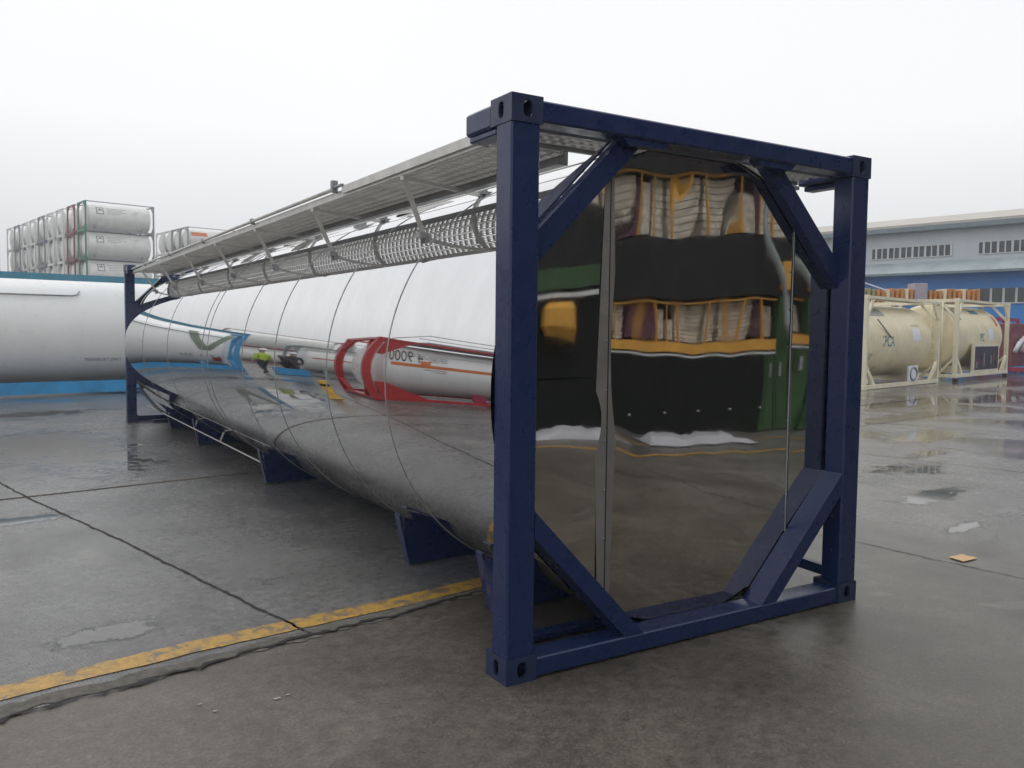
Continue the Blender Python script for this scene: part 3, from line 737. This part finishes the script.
# ------------------------------------------------------------------ cream tank containers on the right
def cream(label, loc, second=False):
    r_ = tank('tank_container', 6.058, CREAMP, CREAM, 1.08, 64, 1, zc=1.33, railm=CREAMP)
    tag(r_, label, 'tank container', 'cream tank containers on the right')
    for xs in (.178, 6.058 - .178):
        s_ = 1 if xs < 1 else -1
        q_ = MB(); q_.prism([(xs, .50), (xs, .68), (xs + s_ * .62, .13), (xs + s_ * .42, .13)], 1, .02, .10); q_.build('corner_brace', CREAMP, r_)
        q_ = MB(); q_.prism([(xs, 2.10), (xs, 1.98), (xs + s_ * .45, 2.50), (xs + s_ * .30, 2.50)], 1, .03, .09); q_.build('corner_brace', CREAMP, r_)
    if not second:
        stext(r_, 'lettering', 'IPCA', .46, TEALTXT, 1.55, 1.18, .95)
        stext(r_, 'lettering', 'INSULATED\nSTAINLESS', .10, GREYTXT, .45, .92)
        stext(r_, 'lettering', '25', .20, GREYTXT, 1.6, .48)
        band(r_, 'placard', 3.95, 4.65, 1.35, 1.72, DECAL, .006); stext(r_, 'lettering', 'UN PORTABLE TANK', .07, GREYTXT, 4.0, 1.78)
        band(r_, 'data_plate', 1.0, 2.35, 2.06, 2.27, GALV, .008)
        q_ = MB(); q_.box((3.35, .01, .13), (4.15, .05, .60)); 
        hb = q_.build('valve_box', DECAL, r_)
        q_ = MB(); q_.tube([(3.75 + .28 * math.cos(a * PI / 10), .0, .36 + .19 * math.sin(a * PI / 10)) for a in range(20)], .03, 6, closed=True); q_.build('box_ring', GREYF, hb)
        q_ = MB(); q_.bar((1.2, .18, 1.95), (2.2, .12, 1.42), .03, .03); q_.build('hose', GREYF, r_)
    else:
        stext(r_, 'lettering', 'IPC', .40, TEALTXT, 2.9, 1.20, .95)
        band(r_, 'data_plate', .55, 1.35, 1.92, 2.28, GALV, .008); band(r_, 'placard', 3.9, 4.5, 1.25, 1.65, DECAL, .006)
        band(r_, 'placard', 5.1, 5.3, 1.75, 2.1, RED, .006); band(r_, 'diamond_placard', 3.0, 3.9, 2.15, 2.28, TEALTXT, .008)
        q_ = MB(); q_.box((1.85, .015, .12), (4.85, .10, 1.12)); eb = q_.build('equipment_bay', CREAMP, r_)
        q_ = MB(); q_.box((1.98, .003, .22), (4.72, .018, 1.02)); q_.build('bay_opening', TERMO, eb)
        q_ = MB()
        for i in range(0): q_.box((2.1 + i * .28, -.012, .28 + (i * 7 % 5) * .08), (2.22 + i * .28, .003, .55 + (i * 5 % 4) * .1))
        for i in range(9):
            q_ = MB(); q_.box((2.1 + i * .28, -.012, .28 + (i * 7 % 5) * .06), (2.2 + i * .28, .002, .50 + (i * 5 % 4) * .1)); q_.build('fitting', [GREYF, MAG, TERMO][i % 3], eb)
    # handrail and ladder at the end
    q_ = MB(); q_.box((.2, .45, 2.54), (5.85, 1.0, 2.565)); q_.build('walkway', GALV, r_)
    if not second:
        q_ = MB(); q_.tube([(.55, .5, 2.55), (.55, .5, 3.12)], .03, 6); q_.tube([(.55, .5, 3.0), (2.9, .5, 2.80), (2.9, .5, 2.55)], .018, 6); q_.build('handrail', DECAL, r_)
    q_ = MB(); q_.tube([(-.03, .5, .2), (-.03, .5, 2.5)], .02, 6); q_.tube([(-.03, .85, .2), (-.03, .85, 2.5)], .02, 6)
    for i in range(8): q_.tube([(-.03, .5, .35 + i * .27), (-.03, .85, .35 + i * .27)], .014, 6)
    q_.build('ladder', CREAMP, r_)
    r_.location = loc; r_.rotation_euler = (0, 0, R(13)); r_.scale = (.97, 1, 1.035); fin(r_); return r_
cream('cream tank container with blue-green lettering, nearer of the pair beside the right post', (18.98, 11.75, 0))
cream('cream tank container with dark equipment bay, standing behind the lettered one', (25.75, 13.10, .13), True)
for i, (dx, dy) in enumerate(((.1, .05), (5.75, .05), (.1, 2.3), (5.75, 2.3))):
    p_ = Vector((25.75, 13.10, 0)) + Vector((math.cos(R(13)) * dx - math.sin(R(13)) * dy, math.sin(R(13)) * dx + math.cos(R(13)) * dy, 0))
    q = MB(); q.box((-.09, -.07, 0), (.09, .07, .128), .01); o = q.build('support_block', TERMO); o.location = p_; o.rotation_euler = (0, 0, R(13))
    tag(o, ['dark block under the near left corner of the equipment bay tank', 'dark block under the near right corner of the equipment bay tank', 'dark block under the rear left corner of the equipment bay tank', 'dark block under the rear right corner of the equipment bay tank'][i], 'block', 'support blocks')

# magenta trailer machinery beyond
mt_ = empty('equipment_skid', (34.0, 14.9, 0), R(13), 'magenta steel skid with tangled pipework at the right edge', 'equipment')
q = MB()
for z in (.12, 2.25): q.box((0, 0, z), (7, .12, z + .16)); q.box((0, 2.2, z), (7, 2.32, z + .16))
for x in (0, 2.3, 4.6, 6.9): q.box((x, 0, .28), (x + .12, .12, 2.25)); q.box((x, 2.2, .28), (x + .12, 2.32, 2.25))
q.bar((.1, .06, .4), (2.3, .06, 1.3), .12, .12); q.bar((2.4, .06, 1.3), (4.6, .06, .4), .12, .12); q.box((0, .1, .12), (.12, 2.2, .28)); q.build('frame', MAG, mt_)
q = MB()
for i in range(20):
    x = .2 + i * .33; q.tube([(x, .6 + .1 * (i % 3), .9), (x + .2, .5, 1.3 + .1 * (i % 4)), (x + .5, .6, 1.2 + .2 * (i % 2))], .09, 7)
q.build('pipework', DECAL, mt_)
q = MB(); q.box((.2, .7, .3), (6.6, 1.9, 2.1), .03); q.build('tray', DRED, mt_)

# rack with upright panels, seen just over the cream tanks
rk = empty('storage_rack', (31.0, 21.3, 0), R(-32), 'tall rack of orange and cream upright bars showing above the cream tanks', 'rack')
for x in (0, 2, 4, 6): 
    q = MB(); q.box((x, 0, 0), (x + .12, .12, 3.1)); q.build('upright', GREYF, rk)
for z in (1.2, 2.9):
    q = MB(); q.box((0, .122, z), (6.2, .22, z + .1)); q.build('rack_beam', GREYF, rk)
bm_ = [paint('rack_orange', (.60, .26, .06), .5), CREAM, paint('rack_olive', (.36, .34, .16), .5)]
for i in range(28):
    x = .05 + i * .215
    if 13 < i < 17: continue
    q = MB(); q.box((x, .13, 3.002), (x + .13, .9, 3.62 + random.uniform(-.05, .05)), .01); q.build('upright_bar', bm_[2 if i < 6 else (0 if i % 4 else 1)], rk)
q = MB(); q.box((3.05, .13, 3.002), (3.62, .9, 3.90), .02); q.build('switch_box', paint('rack_mauve', (.42, .38, .44), .5), rk)

# ------------------------------------------------------------------ warehouse on the right
wh = empty('warehouse', (46.0, 26.0, 0), A10, 'long pale grey warehouse with blue lower wall and canopy behind the cream tanks', 'building')
# local: x outward away from us (+x = into the building), y along the facade
ya, yb_ = -45, 75
q = MB(); q.box((0, ya, 5.25), (30, yb_, 7.95)); q.build('upper_wall', WALLG, wh)
q = MB(); q.box((.02, ya + .02, 0), (30, yb_ - .02, 5.25)); q.build('lower_wall', WBLUE, wh)
q = MB(); q.prism([(-.5, 8.02), (-.5, 8.18), (15, 10.6), (30.5, 8.18), (30.5, 8.02), (15, 10.4)], 1, ya - .3, yb_ + .3); q.build('roof', ROOFC, wh)
q = MB(); q.box((-.62, ya, 7.75), (-.30, yb_, 8.02)); q.box((-.3, ya, 7.951), (0, yb_, 7.99)); q.build('gutter', GUTT, wh)
y = ya + 1.2; idx = 0
while y < yb_ - 6:
    w_ = 4.7
    q = MB(); q.box((-.03, y, 6.25), (.0, y + w_, 6.88)); fr = q.build('window', GLASSD, wh)
    q = MB(); q.box((-.06, y - .03, 6.20), (-.031, y + w_ + .03, 6.25)); q.box((-.06, y - .03, 6.88), (-.031, y + w_ + .03, 6.92))
    k_ = 0
    while k_ * .37 <= w_ + .01:
        wd = .07 if k_ % 2 else .12; q.box((-.06, y + k_ * .37 - wd / 2, 6.25), (-.031, y + k_ * .37 + wd / 2, 6.88)); k_ += 1
    q.build('frame', MULL, fr)
    q = MB(); q.box((-.03, y - .6, 3.45), (.019, y + w_ + .6, 4.25)); fr = q.build('window', GLASSD, wh)
    q = MB(); k_ = 0; q.box((-.07, y - .6, 3.38), (-.031, y + w_ + .6, 3.45))
    while k_ * .65 <= w_ + 1.2: q.box((-.07, y - .6 + k_ * .65 - .06, 3.45), (-.031, y - .6 + k_ * .65 + .06, 4.25)); k_ += 1
    q.build('frame', MULL, fr)
    y += 6.2
q = MB(); q.prism([(-1.0, 5.18), (-1.0, 5.25), (0, 5.95), (0, 5.88)], 1, ya, yb_); q.build('canopy', CANOP, wh)
q = MB(); q.box((-1.03, ya, 5.12), (-1.003, yb_, 5.26)); q.build('canopy_fascia', GUTT, wh)
q = MB()
for i in range(8): q.tube([(-.1, ya + 8 + i * 14, .1), (-.1, ya + 8 + i * 14, 7.8)], .07, 8)
q.build('downpipes', MULL, wh)

# ------------------------------------------------------------------ shed behind the camera (seen in the polished end)
sh = empty('storage_shed', tuple(GR(FP, 0, 0)), A10, 'dark shed with yellow edged window bands and green doors, mirrored in the polished end', 'building')
# local x along the front, +y towards the tank; the front is y=0
SA, SB = -6.6, 12.0; D = -14.0
q = MB(); q.box((SA, D, 2.2), (SB, -.02, 3.12)); q.build('middle_wall', SHEDW, sh)
q = MB(); q.box((SA, D, 4.08), (SB, .0, 7.6)); q.build('upper_wall', SHEDW, sh)
q = MB(); q.box((SA, D, 0), (SA + .2, -.02, 7.5)); q.box((SB - .2, D, 0), (SB, -.02, 7.5)); q.box((SA, D, 0), (SB, D + .2, 7.5)); q.build('side_wall', SHEDW, sh)
q = MB(); q.prism([(.35, 7.5), (.35, 7.62), (-7, 9.6), (-14.4, 7.62), (-14.4, 7.5), (-7, 9.45)], 0, SA - .3, SB + .3); q.build('roof', SHEDW, sh)
q = MB(); q.box((SA + .2, -.35, 0), (.98, -.05, 1.27)); q.build('lower_wall', SHEDL, sh)
for x, wd_ in ((.98, .44), (1.42, 2.1), (3.52, 1.9), (5.42, 1.9), (7.32, 1.9), (9.22, 1.9)):
    q = MB(); q.box((x + .02, -.30, 0.02), (x + wd_ - .02, -.04, 2.28 if x > 1.2 else 1.27))
    for j in range(int(wd_ / .36)): q.box((x + .1 + j * .36, -.04, .1), (x + .14 + j * .36, -.015, 1.2))
    d = q.build('door', SHEDG, sh)
    q = MB(); q.box((x + .2, -.012, .9), (x + .26, .03, 1.12)); q.build('handle', GALV, d)
for (z0, z1, mw, nm, x1_) in ((1.50, 2.15, .40, 'lower', 1.38), (3.15, 4.08, .44, 'upper', 9.0)):
    q = MB(); q.box((-1.82 if nm == 'lower' else SA + .2, -.9, z0), (x1_, -.8, z1)); bk = q.build('window_band', SHEDW, sh)
    x = -1.80 if nm == 'lower' else -4.4; xs_ = x; i = 0
    # items standing in the band
    while x < x1_ - .1:
        wd = mw; ch = MB(); pl_ = MB(); fr = MB()
        if i % 5 == 2: pl_.box((x + .04, -.55, z0 + .05), (x + .16, -.35, z1 - .06)); ch.box((x + .17, -.5, z0 + .04), (x + wd - .03, -.3, z1 - .12))
        elif i % 4 == 3: ch.box((x + .10, -.52, z0 + .03), (x + wd - .03, -.3, z1 - .28))
        else:
            for j in range(9 if nm == 'lower' else 8):
                hh = (z1 - z0 - .05) / (9 if nm == 'lower' else 8)
                ch.box((x + .035 + random.uniform(0, .03), -.5 + random.uniform(-.05, .05), z0 + .02 + j * hh), (x + wd - .03 - random.uniform(0, .04), -.3, z0 + .02 + (j + .88) * hh))
        fr.box((x - .009, -.12, z0), (x + .009, -.06, z1 - .026)); fr.build('mullion', SHEDY, bk); ch.build('sheet_stack', SHEDC, bk)
        if pl_.v: pl_.build('dark_sheet', SHEDP, bk)
        x += wd; i += 1
    fr = MB(); fr.box((xs_, -.16, z1 - .025), (x1_, -.06, z1)); fr.build('head_rail', SHEDY, bk)
q = MB(); q.box((-1.82, -.20, 1.335), (1.40, .02, 1.50)); q.build('sill_beam', SHEDY, sh)
q = MB(); q.box((SA + .2, -.6, 1.30), (-1.83, -.06, 2.16)); q.build('side_panel', SHEDL, sh)
q = MB(); q.box((-4.4, -.02, 2.06), (-1.9, .10, 2.13)); q.build('panel_strip', MULL, sh)
q = MB(); q.box((-1.82, -.20, 1.27), (1.40, .04, 1.30)); q.build('sill_strip', MULL, sh)
q = MB(); q.box((1.44, -.06, 2.30), (9.0, .05, 2.75)); q.build('door_lintel', SHEDY, sh)
q = MB(); q.box((-3.35, -.04, 1.62), (-2.75, .30, 1.98), .08); q.build('awning_box', SHEDY, sh)
q = MB(); q.box((-4.4, -.02, 2.2), (-1.9, .12, 2.55)); q.build('green_panel', SHEDG, sh)
# grey upright pipe on the front, the mirror's distortion built into its shape
hp = [(.40, 5.6), (.55, 4.9), (.74, 4.38), (.86, 3.9), (.84, 3.5), (.86, 3.26), (1.02, 2.85), (1.30, 2.46), (1.46, 2.1), (1.58, 1.75), (1.75, 1.45), (1.9, 1.40), (2.1, 1.9), (2.3, 2.3)]
q = MB(); q.tube([tuple(GR(FP, x_, .24, z_)) for x_, z_ in hp], .07, 12, radii=[.03, .035, .05, .06, .06, .07, .08, .08, .08, .08, .09, .09, .07, .05])
tag(q.build('hose', BENTPIPE), 'pale grey pipe on the dark shed, its mirror distortion built into the shape', 'hose')
# crumpled plastic sheet lying at the foot of the shed
m = MB(); nx, ny = 40, 14; vs = []
for i in range(nx + 1):
    for j in range(ny + 1):
        x_ = -1.85 + 1.85 * i / nx; y_ = .55 + .75 * j / ny
        ed = min(i, nx - i, 3) / 3 * min(j, ny - j, 3) / 3
        z_ = .02 + ed * (.10 + .015 * math.sin(x_ * 5 + y_ * 3) + .01 * math.sin(x_ * 17 + 12 * y_) + random.uniform(0, .015))
        vs.append(tuple(GR(FP, x_ + random.uniform(-.02, .02), y_ + .05 * math.sin(x_ * 4), z_)))
vb = [(v[0], v[1], .008) for v in vs]; n1 = (nx + 1) * (ny + 1)
fs = [(i * (ny + 1) + j, (i + 1) * (ny + 1) + j, (i + 1) * (ny + 1) + j + 1, i * (ny + 1) + j + 1) for i in range(nx) for j in range(ny)]
m.add(vs, fs, True); tag(m.build('plastic_sheet', SHEETW), 'crumpled white plastic sheet lying on the ground before the dark shed', 'plastic sheet')

m = MB(); nx, ny = 36, 20; vs = []
for i in range(nx + 1):
    for j in range(ny + 1):
        x_ = -3.9 + 1.6 * i / nx; y_ = .35 + .9 * j / ny
        ed = math.sin(PI * i / nx) ** .35 * math.sin(PI * j / ny) ** .35
        vs.append(tuple(GR(FP, x_, y_, .006 + ed * (.20 + .03 * math.sin(x_ * 6 + y_ * 3) + .02 * math.sin(x_ * 17 + 9 * y_) + random.uniform(0, .03)))))
m.add(vs, [(i * (ny + 1) + j, (i + 1) * (ny + 1) + j, (i + 1) * (ny + 1) + j + 1, i * (ny + 1) + j + 1) for i in range(nx) for j in range(ny)], True)
tag(m.build('tarp_bundle', SHEETW), 'low rumpled grey-white tarp lying at the left foot of the dark shed', 'tarp')

# ------------------------------------------------------------------ small things
yb = empty('bollard', (-2.02, 8.35, 0), 0, 'yellow steel bollard beside the red framed tank, mirrored in the polished side', 'bollard')
q = MB(); q.lathe([(0.01, .13), (.03, .13), (.035, .07), (.62, .07), (.65, .05), (.66, .001)], 2, (0, 0, 0), 20); q.build('post', YELLOW, yb)
q = MB(); q.lathe([(.45, .0715), (.53, .0715)], 2, (0, 0, 0), 20); q.build('band', BLACK, yb)
cr = empty('crate', (-4.45, 17.7, 0), A10, 'low open blue crate of dark scrap, mirrored at mid height of the polished side', 'crate')
q = MB(); q.box((-.4, -.4, .02), (.4, .4, .08)); q.box((-.4, -.4, .08), (-.36, .4, .5)); q.box((.36, -.4, .08), (.4, .4, .5)); q.box((-.36, -.4, .08), (.36, -.36, .5)); q.box((-.36, .36, .08), (.36, .4, .5)); q.build('box', BLUE, cr)
q = MB()
for i in range(9): q.bar((random.uniform(-.3, .2), random.uniform(-.3, .3), .1), (random.uniform(-.3, .3), random.uniform(-.3, .3), random.uniform(.9, 1.5)), .12, .1)
q.build('scrap', TERMO, cr)

# people far off, seen only in the polished side
def person(loc, rz, label, vestm, legm, lean=0.0, stride=.12):
    V = {}; vs = []; ed = []; rad_ = []
    def v(n_, p_, r_, par=None):
        V[n_] = len(vs); vs.append(p_); rad_.append(r_)
        if par: ed.append((V[par], V[n_]))
    v('pel', (0, 0, .95), (.15, .11)); v('wa', (0, .0, 1.12), (.135, .10), 'pel'); v('ch', (0, .01, 1.33), (.17, .115), 'wa'); v('nb', (0, .0, 1.47), (.075, .07), 'ch'); v('nk', (0, -.01, 1.53), (.055, .055), 'nb')
    v('h1', (0, -.02, 1.60), (.075, .09), 'nk'); v('h2', (0, -.015, 1.69), (.08, .095), 'h1'); v('h3', (0, .0, 1.76), (.05, .06), 'h2')
    for s_, nm in ((-1, 'L'), (1, 'R')):
        v('hip' + nm, (s_ * .09, 0, .88), (.095, .095), 'pel'); v('kn' + nm, (s_ * .10, -.04 - s_ * stride * .4, .49), (.062, .065), 'hip' + nm)
        v('an' + nm, (s_ * .10, s_ * -stride, .09), (.042, .045), 'kn' + nm); v('to' + nm, (s_ * .11, s_ * -stride - .15, .04), (.045, .032), 'an' + nm)
        v('sh' + nm, (s_ * .19, .0, 1.40), (.062, .062), 'ch'); v('el' + nm, (s_ * .25, .03, 1.12), (.045, .045), 'sh' + nm)
        v('wr' + nm, (s_ * .24, -.10, .90), (.03, .034), 'el' + nm); v('ha' + nm, (s_ * .235, -.13, .82), (.03, .04), 'wr' + nm); v('fi' + nm, (s_ * .22, -.15, .74), (.014, .026), 'ha' + nm)
        v('th' + nm, (s_ * .20, -.16, .80), (.010, .011), 'ha' + nm)
    me = bpy.data.meshes.new('person'); me.from_pydata(vs, ed, []); sk = me.skin_vertices.new(name='') if hasattr(me.skin_vertices, 'new') else None
    root = bpy.data.objects.new('person', me); COL.objects.link(root)
    md = root.modifiers.new('skin', 'SKIN'); md.use_smooth_shade = True; md.use_x_symmetry = False
    if not me.skin_vertices: return root
    for i, r_ in enumerate(rad_): me.skin_vertices[0].data[i].radius = r_
    me.skin_vertices[0].data[0].use_root = True
    sb = root.modifiers.new('sub', 'SUBSURF'); sb.levels = 1; sb.render_levels = 1
    dg = bpy.context.evaluated_depsgraph_get(); ev = root.evaluated_get(dg)
    m2 = bpy.data.meshes.new_from_object(ev); root.modifiers.clear(); root.data = m2
    skin = bpy.data.materials.get('skin_tone') or paint('skin_tone', (.42, .26, .18), .5, .1, dirtamt=0)
    m2.materials.clear()
    for mm_ in (skin, vestm, legm, BLACK): m2.materials.append(mm_)
    for p_ in m2.polygons:
        c = p_.center; p_.use_smooth = True
        p_.material_index = 3 if c.z < .09 else 2 if c.z < .98 and abs(c.x) < .2 else 0 if (c.z > 1.49 or (abs(c.x) > .17 and c.z < .92)) else 1
    root.location = loc; root.rotation_euler = (0, 0, rz); tag(root, label, 'person')
    h_ = MB(); h_.lathe([(1.70, .10), (1.74, .108), (1.80, .09), (1.84, .05), (1.85, .001)], 2, (0, .0, 0), 16); h_.lathe([(1.70, .10), (1.705, .125), (1.715, .125), (1.72, .10)], 2, (0, -.02, 0), 16); h_.build('helmet', DECAL if vestm is not BLACK else BLACK, root)
    f_ = MB()
    for sx_ in (-.03, .03): f_.lathe([(-.112, .001), (-.108, .010), (-.100, .012)], 1, (sx_, 0, 1.665), 8)
    f_.box((-.010, -.125, 1.62), (.010, -.10, 1.66)); f_.box((-.022, -.112, 1.592), (.022, -.104, 1.600)); f_.build('face_features', BLACK, root)
    return root
HV = paint('hi_vis_vest', (.45, .62, .05), .6, .15, dirtamt=.2); NV = paint('work_trousers', (.03, .035, .05), .7, .2, dirtamt=.2)
person((-3.80, 17.6, 0), R(150), 'person in a lime hi-vis vest and dark trousers, mirrored beside the white tank', HV, NV)
person((-4.95, 18.9, 0), R(200), 'person in dark work clothes behind the blue crate, mirrored in the polished side', paint('dark_jacket', (.04, .045, .045), .7), NV, stride=.05)

# litter
m = MB(); c0 = Vector((3.90, .20, .012)); vs = []
for i in range(7):
    for j in range(5): vs.append((c0.x - .085 + .17 * i / 6 + .004 * j, c0.y - .06 + .12 * j / 4, .009 + .003 * math.sin(i * 1.3) * math.sin(j * 1.7)))
n_ = len(vs); m.add(vs + [(x, y, z - .004) for x, y, z in vs], [(i * 5 + j, (i + 1) * 5 + j, (i + 1) * 5 + j + 1, i * 5 + j + 1) for i in range(6) for j in range(4)] + [(n_ + i * 5 + j + 1, n_ + (i + 1) * 5 + j + 1, n_ + (i + 1) * 5 + j, n_ + i * 5 + j) for i in range(6) for j in range(4)])
tag(m.build('cardboard_scrap', CARDB), 'small tan cardboard scrap on the wet concrete, right of the navy frame', 'cardboard')
flk = [(-.905, .392, .022), (-.853, .405, .012), (-1.196, .50, .012), (-1.157, .401, .015)]
for i, (x_, y_, s_) in enumerate(flk):
    m = MB(); n = 7; ring = [(x_ + s_ * random.uniform(.6, 1) * math.cos(2 * PI * k_ / n), y_ + .45 * s_ * random.uniform(.6, 1) * math.sin(2 * PI * k_ / n)) for k_ in range(n)]
    m.prism(ring, 2, .004, .0055)
    o = m.build('litter_flake', LITTER)
    lab = ['largest pale flake of litter on the brown apron, bottom left', 'pale flake just right of the largest flake, bottom left', 'small pale flake nearest the crack at bottom left', 'thin pale flake below the crack, left of the largest', 'leftmost pale flake on the brown apron below the yellow line', 'small pale flake midway between the others at bottom left', 'pale flake beyond the yellow line on the grey slab', 'tiny pale flake close under the crack at bottom left'][i]
    tag(o, lab, 'litter', 'pale litter flakes')

# ------------------------------------------------------------------ rain haze over the yard
hz = MB(); hz.box((-90, -40, -1.0), (130, 190, 16.0)); ho = hz.build('haze', SHEDW); ho.data.materials.clear()
hm = bpy.data.materials.new('haze'); hm.use_nodes = True; hn = hm.node_tree.nodes; hn.clear()
po = hn.new('ShaderNodeOutputMaterial'); pv = hn.new('ShaderNodeVolumePrincipled')
pv.inputs['Color'].default_value = (.93, .94, .96, 1); pv.inputs['Density'].default_value = .0019; pv.inputs['Anisotropy'].default_value = .2
hm.node_tree.links.new(pv.outputs[0], po.inputs['Volume']); ho.data.materials.append(hm); tag(ho, kind='stuff')
